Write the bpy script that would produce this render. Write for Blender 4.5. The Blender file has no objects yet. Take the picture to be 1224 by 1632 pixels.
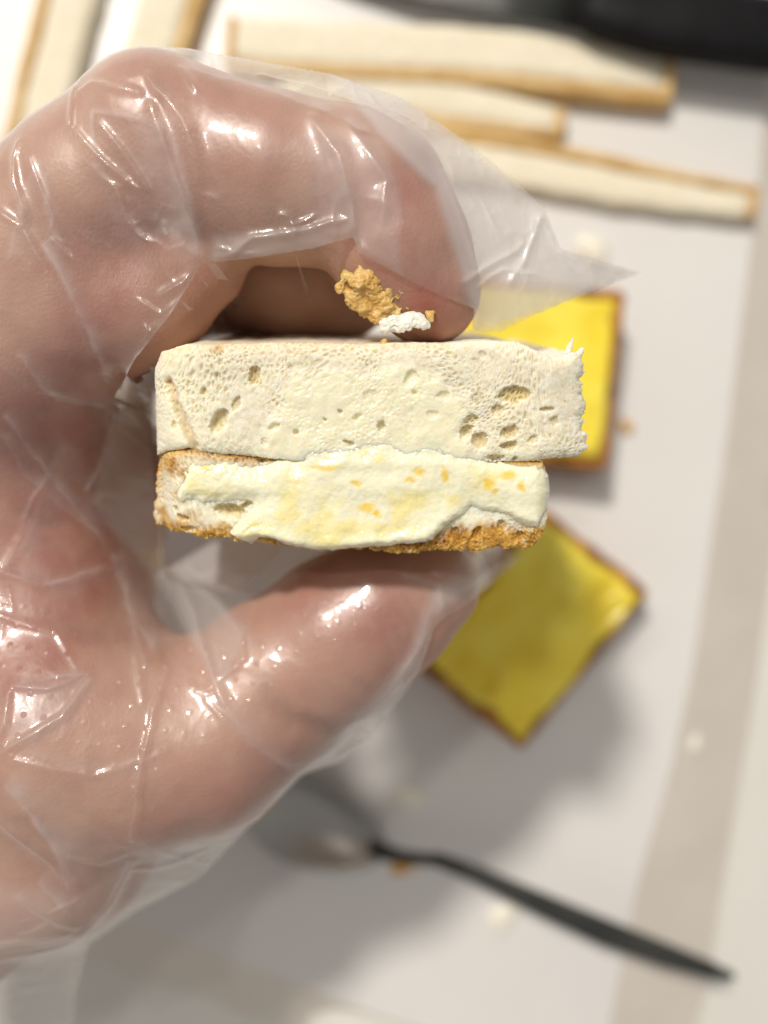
import bpy, bmesh, math, random
import numpy as np
from mathutils import Vector, Matrix

# ------------------------------------------------------------------ camera, world, lamps, exposure
S = 0.01                      # all coordinates below are centimetres; meshes are stored in metres
CAM_H = 20.0                  # lens height over the board (cm)
FOVW = 0.963                  # picture width / distance
KPX = FOVW / 1224.0
scene = bpy.context.scene
COL = scene.collection

cam_d = bpy.data.cameras.new('camera')
cam = bpy.data.objects.new('camera', cam_d); COL.objects.link(cam)
cam.location = (0, 0, CAM_H * S)
cam_d.sensor_fit = 'HORIZONTAL'; cam_d.sensor_width = 5.4; cam_d.lens = 5.4 / FOVW
cam_d.clip_start = 0.005; cam_d.clip_end = 50
cam_d.dof.use_dof = True; cam_d.dof.focus_distance = 9.15 * S; cam_d.dof.aperture_fstop = 1.45
scene.camera = cam

world = bpy.data.worlds.new('World'); scene.world = world; world.use_nodes = True
bgn = world.node_tree.nodes['Background']
bgn.inputs[0].default_value = (1.0, 0.955, 0.90, 1); bgn.inputs[1].default_value = 0.31

def lamp(name, loc, power, size, color):
    l = bpy.data.lights.new(name, 'AREA'); l.shape = 'DISK'; l.size = size; l.energy = power; l.color = color
    o = bpy.data.objects.new(name, l); COL.objects.link(o); o.location = loc
    o.rotation_euler = (Vector((0, 0, 0.05)) - Vector(loc)).to_track_quat('-Z', 'Y').to_euler()
lamp('ceiling_lamp', (-0.44, 0.80, 1.35), 19.5, 0.14, (1.0, 0.93, 0.83))
lamp('ceiling_lamp', (-0.26, 0.46, 1.40), 2.5, 0.08, (1.0, 0.94, 0.86))

vs = scene.view_settings
vs.view_transform = 'Standard'; vs.look = 'None'; vs.exposure = 0.17; vs.gamma = 1.0
scene.render.engine = 'CYCLES'
cy = scene.cycles
cy.transparent_max_bounces = 40; cy.max_bounces = 10; cy.use_denoising = True
cy.sample_clamp_indirect = 4.0

rng = np.random.default_rng(7)
random.seed(7)

def W(px, py, z):
    """point (cm) seen at photo pixel (px,py) and standing z cm above the board"""
    s = KPX * (CAM_H - z)
    return np.array([(px - 612) * s, -(py - 816) * s, z])

# ------------------------------------------------------------------ noise
def _hash(n, seed):
    return np.random.default_rng(seed).random(n).astype(np.float32) * 2 - 1
def vnoise2(x, y, seed=0):
    T = _hash(65536, seed + 11).reshape(256, 256)
    xi = np.floor(x).astype(int); yi = np.floor(y).astype(int)
    fx = x - xi; fy = y - yi
    fx = fx * fx * fx * (fx * (fx * 6 - 15) + 10); fy = fy * fy * fy * (fy * (fy * 6 - 15) + 10)
    a = T[xi & 255, yi & 255]; b = T[(xi + 1) & 255, yi & 255]
    c = T[xi & 255, (yi + 1) & 255]; d = T[(xi + 1) & 255, (yi + 1) & 255]
    return (a * (1 - fx) + b * fx) * (1 - fy) + (c * (1 - fx) + d * fx) * fy
def fbm2(x, y, seed=0, oct=4, gain=0.5):
    s = 0; a = 1.0; t = 0
    for i in range(oct):
        s = s + a * vnoise2(x * 2 ** i + 17.3 * i, y * 2 ** i - 9.1 * i, seed + i); t += a; a *= gain
    return s / t
def vnoise3(x, y, z, seed=0):
    T = _hash(64 ** 3, seed + 31).reshape(64, 64, 64)
    xi, yi, zi = (np.floor(q).astype(int) for q in (x, y, z))
    fx, fy, fz = x - xi, y - yi, z - zi
    fx, fy, fz = (q * q * (3 - 2 * q) for q in (fx, fy, fz))
    g = lambda i, j, k: T[(xi + i) & 63, (yi + j) & 63, (zi + k) & 63]
    l = lambda p, q, t: p * (1 - t) + q * t
    return l(l(l(g(0, 0, 0), g(1, 0, 0), fx), l(g(0, 1, 0), g(1, 1, 0), fx), fy),
             l(l(g(0, 0, 1), g(1, 0, 1), fx), l(g(0, 1, 1), g(1, 1, 1), fx), fy), fz)
def fbm3(p, f, seed=0, oct=3):
    s = 0; a = 1.0; t = 0
    for i in range(oct):
        s = s + a * vnoise3(p[:, 0] * f * 2 ** i + 5 * i, p[:, 1] * f * 2 ** i, p[:, 2] * f * 2 ** i - 3 * i, seed + i); t += a; a *= .5
    return s / t
def worley(x, y, seed=0):
    T = np.random.default_rng(seed + 77).random((128, 128, 2)).astype(np.float32)
    xi = np.floor(x).astype(int); yi = np.floor(y).astype(int)
    f1 = np.full(x.shape, 9.0); f2 = np.full(x.shape, 9.0)
    for i in (-1, 0, 1):
        for j in (-1, 0, 1):
            p = T[(xi + i) & 127, (yi + j) & 127]
            d = np.hypot(xi + i + p[..., 0] - x, yi + j + p[..., 1] - y)
            f2 = np.minimum(f2, np.maximum(f1, d)); f1 = np.minimum(f1, d)
    return f1, f2
def crumb_relief(U, Vv, seed):
    """open-celled bread crumb: dents of two sizes with thin walls, stretched and patchy"""
    wu = U + .03 * fbm2(U * 8, Vv * 8, seed, 3); wv = Vv + .03 * fbm2(U * 8 + 3, Vv * 8, seed + 1, 3)
    a = .5 * fbm2(U * .8, Vv * .8, seed + 2, 2)
    ru, rv = wu * np.cos(a + .6) + wv * np.sin(a + .6), -wu * np.sin(a + .6) + wv * np.cos(a + .6)
    f1, f2 = worley(ru * 15, rv * 19, seed + 3); g1, g2 = worley(ru * 30, rv * 42, seed + 4)
    p1 = sstep(-.75, .35, fbm2(U * 2.2, Vv * 2.2, seed + 5, 3)); p2 = sstep(-.4, .3, fbm2(U * 3 + 9, Vv * 3, seed + 6, 3))
    big = sstep(.0, .7, f2 - f1) * (.55 + .45 * sstep(.5, .1, f1)); small = sstep(.0, .7, g2 - g1)
    fib = 1 - np.abs(fbm2(ru * 7, rv * 34, seed + 7, 3)) * 2
    d = .024 * big * p1 + .007 * small * p2 - .002 * fib
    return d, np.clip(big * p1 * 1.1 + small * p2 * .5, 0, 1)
def sstep(a, b, x):
    t = np.clip((x - a) / (b - a), 0, 1); return t * t * (3 - 2 * t)

# ------------------------------------------------------------------ mesh helpers
def mesh_obj(name, V, F, mat=None, parent=None, smooth=True, attr=None):
    me = bpy.data.meshes.new(name)
    V = np.asarray(V, dtype=np.float32) * S
    if isinstance(F, np.ndarray):
        n, k = F.shape
        me.vertices.add(len(V)); me.vertices.foreach_set('co', V.ravel())
        me.loops.add(n * k); me.polygons.add(n)
        me.loops.foreach_set('vertex_index', F.astype(np.int32).ravel())
        me.polygons.foreach_set('loop_start', np.arange(0, n * k, k, dtype=np.int32))
        me.polygons.foreach_set('loop_total', np.full(n, k, dtype=np.int32))
        me.update(calc_edges=True)
    else:
        me.from_pydata(V.tolist(), [], F); me.update()
    if smooth:
        me.polygons.foreach_set('use_smooth', np.ones(len(me.polygons), dtype=bool))
    if attr is not None:
        a = me.color_attributes.new('mask', 'FLOAT_COLOR', 'POINT')
        c = np.ones((len(V), 4), dtype=np.float32); c[:, :attr.shape[1]] = attr
        a.data.foreach_set('color', c.ravel())
    if mat: me.materials.append(mat)
    me.validate()
    o = bpy.data.objects.new(name, me); COL.objects.link(o)
    if parent: o.parent = parent
    return o
def empty(name, loc=(0, 0, 0), rot=(0, 0, 0)):
    o = bpy.data.objects.new(name, None); COL.objects.link(o)
    o.empty_display_size = 0.01
    o.location = np.asarray(loc) * S; o.rotation_euler = rot
    return o
def tag(o, label=None, cat=None, group=None, kind=None):
    if label: o['label'] = label
    if cat: o['category'] = cat
    if group: o['group'] = group
    if kind: o['kind'] = kind
    return o

def poly_sd(poly, x, y, extra=None):
    """signed distance (positive inside) to polygon; optional value interpolated from nearest edge"""
    P = np.asarray(poly, float); best = np.full(x.shape, 1e9); ins = np.zeros(x.shape, bool)
    val = np.zeros(x.shape) if extra is not None else None
    n = len(P)
    for i in range(n):
        a, b = P[i], P[(i + 1) % n]; e = b - a; L = e @ e + 1e-12
        t = np.clip(((x - a[0]) * e[0] + (y - a[1]) * e[1]) / L, 0, 1)
        d = (x - a[0] - t * e[0]) ** 2 + (y - a[1] - t * e[1]) ** 2
        m = d < best; best = np.where(m, d, best)
        if extra is not None:
            val = np.where(m, extra[i] * (1 - t) + extra[(i + 1) % n] * t, val)
        c = ((a[1] > y) != (b[1] > y))
        with np.errstate(divide='ignore', invalid='ignore'):
            xx = (b[0] - a[0]) * (y - a[1]) / (b[1] - a[1] + 1e-12) + a[0]
        ins ^= c & (x < xx)
    sd = np.where(ins, 1, -1) * np.sqrt(best)
    return (sd, val) if extra is not None else sd
def line_d(pts, x, y):
    best = np.full(x.shape, 1e9); tt = np.zeros(x.shape)
    n = len(pts)
    for i in range(n - 1):
        a, b = np.asarray(pts[i][:2], float), np.asarray(pts[i + 1][:2], float); e = b - a; L = e @ e + 1e-12
        t = np.clip(((x - a[0]) * e[0] + (y - a[1]) * e[1]) / L, 0, 1)
        d = (x - a[0] - t * e[0]) ** 2 + (y - a[1] - t * e[1]) ** 2
        m = d < best; best = np.where(m, d, best); tt = np.where(m, (i + t) / (n - 1), tt)
    return np.sqrt(best), tt
def grid_faces(keep):
    """keep: bool cells (nx-1,ny-1) -> used vertex ids, quads (re-indexed)"""
    nx, ny = keep.shape[0] + 1, keep.shape[1] + 1
    I, J = np.nonzero(keep); a = I * ny + J
    Q = np.stack([a, a + ny, a + ny + 1, a + 1], 1)
    used, inv = np.unique(Q, return_inverse=True)
    return used, inv.reshape(Q.shape)
def boundary_edges(Q):
    E = np.concatenate([Q[:, [0, 1]], Q[:, [1, 2]], Q[:, [2, 3]], Q[:, [3, 0]]])
    key = np.minimum(E[:, 0], E[:, 1]).astype(np.int64) * 10000000 + np.maximum(E[:, 0], E[:, 1])
    _, idx, cnt = np.unique(key, return_index=True, return_counts=True)
    return E[idx[cnt == 1]]

def surface_nets(D, origin, h):
    """isosurface D=0 (inside negative) -> V, quads"""
    nx, ny, nz = D.shape
    s = D < 0
    cell = np.zeros((nx - 1, ny - 1, nz - 1), np.uint8)
    for i in (0, 1):
        for j in (0, 1):
            for k in (0, 1):
                cell += s[i:nx - 1 + i, j:ny - 1 + j, k:nz - 1 + k]
    act = (cell > 0) & (cell < 8)
    C = np.argwhere(act); idx = np.full(act.shape, -1, np.int64); idx[act] = np.arange(len(C))
    acc = np.zeros((len(C), 3)); cnt = np.zeros(len(C))
    for ax in range(3):
        o1, o2 = [q for q in range(3) if q != ax]
        for u in (0, 1):
            for v in (0, 1):
                A = C.copy(); A[:, o1] += u; A[:, o2] += v; B = A.copy(); B[:, ax] += 1
                da = D[A[:, 0], A[:, 1], A[:, 2]]; db = D[B[:, 0], B[:, 1], B[:, 2]]
                m = (da < 0) != (db < 0)
                t = np.where(m, da / (da - db + 1e-20), 0)
                P = A.astype(float); P[:, ax] += t
                acc[m] += P[m]; cnt[m] += 1
    V = acc / cnt[:, None] * h + np.asarray(origin)
    quads = []
    for ax in range(3):
        o1, o2 = [(1, 2), (2, 0), (0, 1)][ax]
        sl = [slice(0, n) for n in D.shape]; sa = sl.copy(); sb = sl.copy()
        sa[ax] = slice(0, D.shape[ax] - 1); sb[ax] = slice(1, D.shape[ax])
        a, b = s[tuple(sa)], s[tuple(sb)]
        E = np.argwhere(a != b)
        ok = (E[:, o1] > 0) & (E[:, o2] > 0) & (E[:, o1] < D.shape[o1] - 1) & (E[:, o2] < D.shape[o2] - 1)
        E = E[ok]; ins = a[E[:, 0], E[:, 1], E[:, 2]]
        def c(du, dv):
            q = E.copy(); q[:, o1] -= du; q[:, o2] -= dv; return idx[q[:, 0], q[:, 1], q[:, 2]]
        q = np.stack([c(1, 1), c(0, 1), c(0, 0), c(1, 0)], 1)
        q[~ins] = q[~ins][:, ::-1]
        quads.append(q)
    Q = np.concatenate(quads); Q = Q[(Q >= 0).all(1)]
    return V, Q

def smooth_mesh(V, Q, it=3, lam=0.5):
    E = np.concatenate([Q[:, [0, 1]], Q[:, [1, 2]], Q[:, [2, 3]], Q[:, [3, 0]]])
    n = len(V); cnt = np.bincount(E.ravel(), minlength=n)[:, None]
    for _ in range(it):
        s = np.stack([np.bincount(E[:, 0], V[E[:, 1], k], n) + np.bincount(E[:, 1], V[E[:, 0], k], n) for k in range(3)], 1)
        V = V * (1 - lam) + lam * s / np.maximum(cnt, 1)
    return V
def vert_normals(V, Q):
    fn = np.cross(V[Q[:, 2]] - V[Q[:, 0]], V[Q[:, 3]] - V[Q[:, 1]])
    N = np.stack([sum(np.bincount(Q[:, c], fn[:, k], len(V)) for c in range(4)) for k in range(3)], 1)
    return N / (np.linalg.norm(N, axis=1, keepdims=True) + 1e-12)

def rbox(lx, ly, lz, r, n=(24, 8, 8), amp=0.0, freq=1.5, seed=0):
    """rounded box with noisy faces, base on z=0"""
    bm = bmesh.new(); half = np.array([lx, ly, lz]) / 2
    grids = []
    for ax in range(3):
        o1, o2 = [(1, 2), (2, 0), (0, 1)][ax]
        for sg in (-1, 1):
            u = np.linspace(-1, 1, n[o1] + 1); v = np.linspace(-1, 1, n[o2] + 1)
            vs_ = []
            for a in u:
                row = []
                for b in v:
                    p = np.zeros(3); p[ax] = sg; p[o1] = a; p[o2] = b
                    p = p * half; core = half - r
                    c = np.clip(p, -core, core); d = p - c; L = np.linalg.norm(d)
                    if L > 1e-9: p = c + d / L * r
                    row.append(bm.verts.new(p))
                vs_.append(row)
            for i in range(len(u) - 1):
                for j in range(len(v) - 1):
                    q = [vs_[i][j], vs_[i + 1][j], vs_[i + 1][j + 1], vs_[i][j + 1]]
                    bm.faces.new(q if sg > 0 else q[::-1])
    bmesh.ops.remove_doubles(bm, verts=bm.verts, dist=1e-5)
    bm.verts.index_update()
    V = np.array([v.co[:] for v in bm.verts]); F = [[v.index for v in f.verts] for f in bm.faces]
    bm.free()
    if amp:
        for k in range(3):
            V[:, k] += amp * fbm3(V + 50, freq, seed + 40 * k)
    V[:, 2] += lz / 2
    return V, F

# ------------------------------------------------------------------ materials
def new_mat(name):
    m = bpy.data.materials.new(name); m.use_nodes = True
    return m, m.node_tree, m.node_tree.nodes['Principled BSDF']
def N(nt, t, **kw):
    n = nt.nodes.new(t)
    for k, v in kw.items():
        if k in n.inputs: n.inputs[k].default_value = v
        else: setattr(n, k, v)
    return n
def noise(nt, scale, detail=4, rough=0.55, vec=None):
    n = N(nt, 'ShaderNodeTexNoise'); n.inputs['Scale'].default_value = scale; n.inputs['Detail'].default_value = detail
    n.inputs['Roughness'].default_value = rough
    if vec is None:
        tc = N(nt, 'ShaderNodeTexCoord'); vec = tc.outputs['Object']
    nt.links.new(vec, n.inputs['Vector'])
    return n
def ramp(nt, fac, stops):
    r = N(nt, 'ShaderNodeValToRGB'); nt.links.new(fac, r.inputs[0])
    e = r.color_ramp.elements
    while len(e) > 1: e.remove(e[-1])
    e[0].position, e[0].color = stops[0][0], (*stops[0][1], 1)
    for p, c in stops[1:]:
        q = e.new(p); q.color = (*c, 1)
    return r
def mix(nt, fac, a, b):
    m = N(nt, 'ShaderNodeMix', data_type='RGBA')
    for sock, v in ((m.inputs[0], fac), (m.inputs[6], a), (m.inputs[7], b)):
        if hasattr(v, 'links'): nt.links.new(v, sock)
        else: sock.default_value = v if not isinstance(v, tuple) else (*v, 1)
    return m.outputs[2]
def bump(nt, h, strength, dist, normal=None):
    b = N(nt, 'ShaderNodeBump'); b.inputs['Strength'].default_value = strength; b.inputs['Distance'].default_value = dist
    nt.links.new(h, b.inputs['Height'])
    if normal: nt.links.new(normal, b.inputs['Normal'])
    return b.outputs[0]
def math_(nt, op, a, b=0.0, c=None):
    m = N(nt, 'ShaderNodeMath', operation=op)
    for i, v in enumerate((a, b, c)):
        if v is None: continue
        if hasattr(v, 'links'): nt.links.new(v, m.inputs[i])
        else: m.inputs[i].default_value = v
    return m.outputs[0]
def attr_sep(nt):
    a = N(nt, 'ShaderNodeAttribute', attribute_name='mask'); s = N(nt, 'ShaderNodeSeparateColor')
    nt.links.new(a.outputs['Color'], s.inputs[0]); return s.outputs
def sss(p, w, radius, scale=0.01):
    p.inputs['Subsurface Weight'].default_value = w
    p.inputs['Subsurface Radius'].default_value = radius
    p.inputs['Subsurface Scale'].default_value = scale

def mat_skin():
    m, nt, p = new_mat('skin'); a = attr_sep(nt)
    n1 = noise(nt, 220, 4); n2 = noise(nt, 900, 3, .6)
    base = mix(nt, a[0], (.50, .305, .225), (.33, .12, .085))
    f = math_(nt, 'SUBTRACT', n1.outputs[0], .38); f = math_(nt, 'MULTIPLY', f, 2.4); f = math_(nt, 'MINIMUM', f, .75); f = math_(nt, 'MAXIMUM', f, 0.0)
    base = mix(nt, f, base, (.42, .22, .165))
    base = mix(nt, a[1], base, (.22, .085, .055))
    nt.links.new(base, p.inputs['Base Color'])
    p.inputs['Roughness'].default_value = .48; p.inputs['Specular IOR Level'].default_value = .35
    sss(p, .25, (1, .32, .18), .004)
    v = N(nt, 'ShaderNodeTexVoronoi', feature='DISTANCE_TO_EDGE'); v.inputs['Scale'].default_value = 1900
    mp = N(nt, 'ShaderNodeMapping'); tc = N(nt, 'ShaderNodeTexCoord'); mp.inputs['Scale'].default_value = (1, .75, .8)
    mp.inputs['Rotation'].default_value = (0, 0, .35)
    nt.links.new(tc.outputs['Object'], mp.inputs[0]); nt.links.new(mp.outputs[0], v.inputs['Vector'])
    nb = bump(nt, v.outputs['Distance'], .22, .0003)
    nb = bump(nt, n2.outputs[0], .26, .0003, nb)
    nt.links.new(nb, p.inputs['Normal'])
    return m
def mat_film():
    m, nt, p = new_mat('clear_film'); nt.nodes.remove(p)
    out = nt.nodes['Material Output']
    n1 = noise(nt, 260, 3, .5); n2 = noise(nt, 1500, 2, .5)
    tc = N(nt, 'ShaderNodeTexCoord')
    # embossed dot grid of the thin glove
    mp = N(nt, 'ShaderNodeMapping'); mp.inputs['Scale'].default_value = (430, 430, 0); mp.inputs['Rotation'].default_value = (0, 0, .17)
    nt.links.new(tc.outputs['Object'], mp.inputs[0])
    fr = N(nt, 'ShaderNodeVectorMath', operation='FRACTION'); nt.links.new(mp.outputs[0], fr.inputs[0])
    sb = N(nt, 'ShaderNodeVectorMath', operation='DISTANCE'); nt.links.new(fr.outputs[0], sb.inputs[0]); sb.inputs[1].default_value = (.5, .5, 0)
    dot = math_(nt, 'SUBTRACT', .17, sb.outputs['Value']); dot = math_(nt, 'MAXIMUM', dot, 0.0)
    a = attr_sep(nt)
    dot = math_(nt, 'MULTIPLY', dot, a[0]); dot = math_(nt, 'MULTIPLY', dot, .6)
    nb = bump(nt, n1.outputs[0], .10, .0008)
    nb = bump(nt, n2.outputs[0], .06, .0003, nb)
    nb = bump(nt, dot, 1.0, .0016, nb)
    tr = N(nt, 'ShaderNodeBsdfTransparent'); tr.inputs[0].default_value = (.97, .965, .96, 1)
    df = N(nt, 'ShaderNodeBsdfDiffuse'); df.inputs[0].default_value = (.86, .84, .85, 1)
    tl = N(nt, 'ShaderNodeBsdfTranslucent'); tl.inputs[0].default_value = (.86, .84, .84, 1)
    hz = N(nt, 'ShaderNodeMixShader'); hz.inputs[0].default_value = .45
    nt.links.new(df.outputs[0], hz.inputs[1]); nt.links.new(tl.outputs[0], hz.inputs[2])
    g1 = N(nt, 'ShaderNodeBsdfGlossy'); g1.inputs['Roughness'].default_value = .09; g1.inputs[0].default_value = (1, 1, 1, 1)
    g2 = N(nt, 'ShaderNodeBsdfGlossy'); g2.inputs['Roughness'].default_value = .36; g2.inputs[0].default_value = (1, 1, 1, 1)
    nt.links.new(nb, g1.inputs['Normal']); nt.links.new(nb, g2.inputs['Normal'])
    gl = N(nt, 'ShaderNodeMixShader'); gl.inputs[0].default_value = .6
    nt.links.new(g1.outputs[0], gl.inputs[1]); nt.links.new(g2.outputs[0], gl.inputs[2])
    lw = N(nt, 'ShaderNodeLayerWeight'); lw.inputs['Blend'].default_value = .5
    f3 = math_(nt, 'POWER', lw.outputs['Facing'], 3.0)
    hf = math_(nt, 'MULTIPLY_ADD', f3, .36, .075)
    hf = math_(nt, 'MULTIPLY_ADD', a[1], .55, hf)
    m1 = N(nt, 'ShaderNodeMixShader'); nt.links.new(hf, m1.inputs[0])
    nt.links.new(tr.outputs[0], m1.inputs[1]); nt.links.new(hz.outputs[0], m1.inputs[2])
    f5 = math_(nt, 'POWER', lw.outputs['Facing'], 5.0)
    gf = math_(nt, 'MULTIPLY_ADD', f5, .75, .06)
    m2 = N(nt, 'ShaderNodeMixShader'); nt.links.new(gf, m2.inputs[0])
    nt.links.new(m1.outputs[0], m2.inputs[1]); nt.links.new(gl.outputs[0], m2.inputs[2])
    nt.links.new(m2.outputs[0], out.inputs['Surface'])
    return m
def mat_bread():
    m, nt, p = new_mat('bread'); a = attr_sep(nt)
    n1 = noise(nt, 420, 5, .65); n2 = noise(nt, 2600, 3, .6)
    base = ramp(nt, n1.outputs[0], [(.3, (.80, .755, .61)), (.5, (.865, .835, .71)), (.72, (.89, .87, .77))]).outputs[0]
    n3 = noise(nt, 1150, 5, .7); g3 = math_(nt, 'SUBTRACT', .52, n3.outputs[0]); g3 = math_(nt, 'MULTIPLY', g3, 4.0); g3 = math_(nt, 'MAXIMUM', g3, 0.0); g3 = math_(nt, 'MINIMUM', g3, .38)
    base = mix(nt, g3, base, (.70, .62, .42))  # fine colour grain imitates the shade inside small crumb cells
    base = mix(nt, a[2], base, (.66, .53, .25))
    base = mix(nt, a[1], base, (.90, .862, .66))
    t = ramp(nt, n1.outputs[0], [(.30, (.24, .085, .018)), (.5, (.56, .31, .065)), (.70, (.72, .48, .16))]).outputs[0]
    base = mix(nt, a[0], base, t)
    nt.links.new(base, p.inputs['Base Color'])
    rr = N(nt, 'ShaderNodeMapRange'); nt.links.new(a[1], rr.inputs[0])
    for i_, v_ in enumerate((.4, .9, .62, .2)): rr.inputs[i_ + 1].default_value = v_
    nt.links.new(rr.outputs[0], p.inputs['Roughness'])
    rs_ = N(nt, 'ShaderNodeMapRange'); nt.links.new(a[1], rs_.inputs[0])
    for i_, v_ in enumerate((.4, .9, .12, .5)): rs_.inputs[i_ + 1].default_value = v_
    nt.links.new(rs_.outputs[0], p.inputs['Specular IOR Level'])
    sss(p, 1.0, (1, .8, .5), .0012)
    nb = bump(nt, n1.outputs[0], .12, .0005); nb = bump(nt, n3.outputs[0], .25, .0004, nb)
    nt.links.new(nb, p.inputs['Normal'])
    return m
def mat_milk():
    m, nt, p = new_mat('condensed_milk'); a = attr_sep(nt)
    n1 = noise(nt, 190, 4, .6); n2 = noise(nt, 1900, 2, .5)
    base = mix(nt, a[0], (.90, .88, .67), (.89, .78, .32))
    base = mix(nt, a[1], base, (.88, .60, .06))
    nt.links.new(base, p.inputs['Base Color'])
    p.inputs['Roughness'].default_value = .10; p.inputs['Specular IOR Level'].default_value = .75
    sss(p, .6, (1, .85, .5), .0007)
    nb = bump(nt, n1.outputs[0], .16, .0010)
    nb = bump(nt, n2.outputs[0], .36, .0003, nb)
    nt.links.new(nb, p.inputs['Normal'])
    return m
def mat_plain(name, c1, c2, scale=100, rough=.5, bstr=.2, bdist=.0005, spec=.5, ss=0, metal=0):
    m, nt, p = new_mat(name)
    n1 = noise(nt, scale, 4, .6)
    r = ramp(nt, n1.outputs[0], [(.35, c1), (.65, c2)])
    nt.links.new(r.outputs[0], p.inputs['Base Color'])
    p.inputs['Roughness'].default_value = rough; p.inputs['Specular IOR Level'].default_value = spec
    p.inputs['Metallic'].default_value = metal
    if ss: sss(p, ss, (1, .7, .35), .003)
    nt.links.new(bump(nt, n1.outputs[0], bstr, bdist), p.inputs['Normal'])
    return m

M_skin, M_film, M_bread, M_milk = mat_skin(), mat_film(), mat_bread(), mat_milk()
M_board = mat_plain('board_white', (.69, .675, .665), (.73, .72, .705), 14, .36, .05)
M_table = mat_plain('table_white', (.70, .69, .65), (.73, .72, .68), 40, .4, .05)
M_rim = mat_plain('board_rim', (.64, .59, .53), (.68, .63, .57), 60, .5, .08)  # beige puts the weaker light on the sloping edge into its colour
M_crumb = mat_plain('crust_strip_crumb', (.78, .71, .55), (.82, .77, .63), 300, .8, .6, .001, .2, .2)
M_crust = mat_plain('crust_golden', (.56, .34, .11), (.72, .52, .25), 120, .6, .4, .001, .3)
M_brown = mat_plain('toast_brown', (.16, .055, .015), (.50, .22, .04), 160, .65, .5, .001, .3)
M_yellow = mat_plain('yellow_butter', (.86, .64, .03), (.93, .81, .11), 45, .22, .4, .002, .5, .15)
M_black = mat_plain('black_plastic', (.008, .008, .009), (.014, .014, .016), 80, .5, .05, .0005, .10)
M_dark = mat_plain('dark_handle', (.022, .024, .022), (.04, .042, .038), 80, .42, .1)
M_steel = mat_plain('spoon_steel', (.36, .35, .33), (.44, .43, .41), 50, .40, .02, metal=1)
M_sauce = mat_plain('amber_sauce', (.55, .25, .03), (.66, .36, .06), 200, .3, .2)
M_paste = mat_plain('crumb_paste', (.58, .32, .07), (.74, .51, .19), 500, .45, .5, .0006, .5, .3)
M_cream = mat_plain('pale_cream', (.80, .77, .66), (.86, .83, .74), 200, .35, .3, .0006, .5, .3)

# ------------------------------------------------------------------ setting: table, board
g = 400.0
V = [[-g, -g, -1.6], [g, -g, -1.6], [g, g, -1.6], [-g, g, -1.6]]
tag(mesh_obj('table', V, [[0, 1, 2, 3]], M_table, smooth=False), 'white table top showing past the right edge of the board', 'table', kind='structure')

def board():
    root = tag(empty('cutting_board', (0, 0, -1.6)), 'white cutting board with sloping edge tinted beige for shade lying under the toast pieces and crust strips', 'cutting board')
    inner = [W(x, y, 0)[:2] for x, y in ((1205, 330), (1185, 480), (1163, 660), (1138, 830), (1105, 1060), (1068, 1230), (1018, 1400), (985, 1560), (960, 1690), (880, 1712), (620, 1625), (230, 1475), (-200, 1330))]
    outer = [W(x, y, -.9)[:2] for x, y in ((1290, 330), (1275, 500), (1258, 680), (1238, 850), (1208, 1070), (1180, 1240), (1150, 1420), (1125, 1580), (1085, 1720), (960, 1775), (620, 1700), (230, 1560), (-220, 1400))]
    top = [np.array([-14, -9.5])] ; far = [np.array([-40., -5.]), np.array([-40., 30.]), np.array([12.5, 30.])]
    P = inner + [np.array([-30., -2.5]), np.array([-30., 25.]), np.array([10.6, 25.])]
    n = len(P)
    mesh_obj('board_top', [[p[0], p[1], 1.6] for p in P] + [[p[0], p[1], 1.3] for p in P],
             [list(range(n))[::-1]] + [[i, (i + 1) % n, n + (i + 1) % n, n + i] for i in range(n)], M_board, root, False)
    Q = outer + [np.array([-31., -3.6]), np.array([-31., 26.]), np.array([11.8, 26.])]
    V = [[p[0], p[1], 1.596] for p in P] + [[p[0], p[1], .7] for p in Q] + [[p[0], p[1], 0.004] for p in Q]
    F = []
    for i in range(n):
        j = (i + 1) % n
        F += [[i, n + i, n + j, j], [n + i, 2 * n + i, 2 * n + j, n + j]]
    mesh_obj('board_edge', V, F, M_rim, root, False)
board()

# ------------------------------------------------------------------ the hand (one continuous body, SDF -> surface)
def capsule(X, Y, Z, a, ra, b, rb):
    e = b - a; L = e @ e
    t = np.clip(((X - a[0]) * e[0] + (Y - a[1]) * e[1] + (Z - a[2]) * e[2]) / L, 0, 1)
    return np.sqrt((X - a[0] - t * e[0]) ** 2 + (Y - a[1] - t * e[1]) ** 2 + (Z - a[2] - t * e[2]) ** 2) - (ra + (rb - ra) * t)
def smin(a, b, k):
    h = np.clip(.5 + .5 * (b - a) / k, 0, 1)
    return b + (a - b) * h - k * h * (1 - h)
def chain(X, Y, Z, pts, k=.3):
    d = None
    for p, q in zip(pts[:-1], pts[1:]):
        c = capsule(X, Y, Z, W(*p[:3]), p[3], W(*q[:3]), q[3])
        d = c if d is None else smin(d, c, k)
    return d
HV = .055
hx0, hy0, hz0 = -12.0, -10.5, 1.5
hn = (int(14.2 / HV), int(16.2 / HV), int(10.6 / HV))
X, Y, Z = np.meshgrid(*(np.float32(o) + np.arange(n, dtype=np.float32) * np.float32(HV) for o, n in zip((hx0, hy0, hz0), hn)), indexing='ij', sparse=True)
body = chain(X, Y, Z, [(60, 430, 9.7, 1.26), (20, 560, 9.5, 1.25), (25, 740, 8.7, 1.12), (80, 960, 8.5, 1.2), (110, 1150, 8.8, 1.55), (85, 1322, 8.5, 1.36), (-150, 1390, 8.2, 1.95), (-420, 1560, 7.8, 2.5), (-700, 1700, 7.4, 2.7)], .5)
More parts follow.
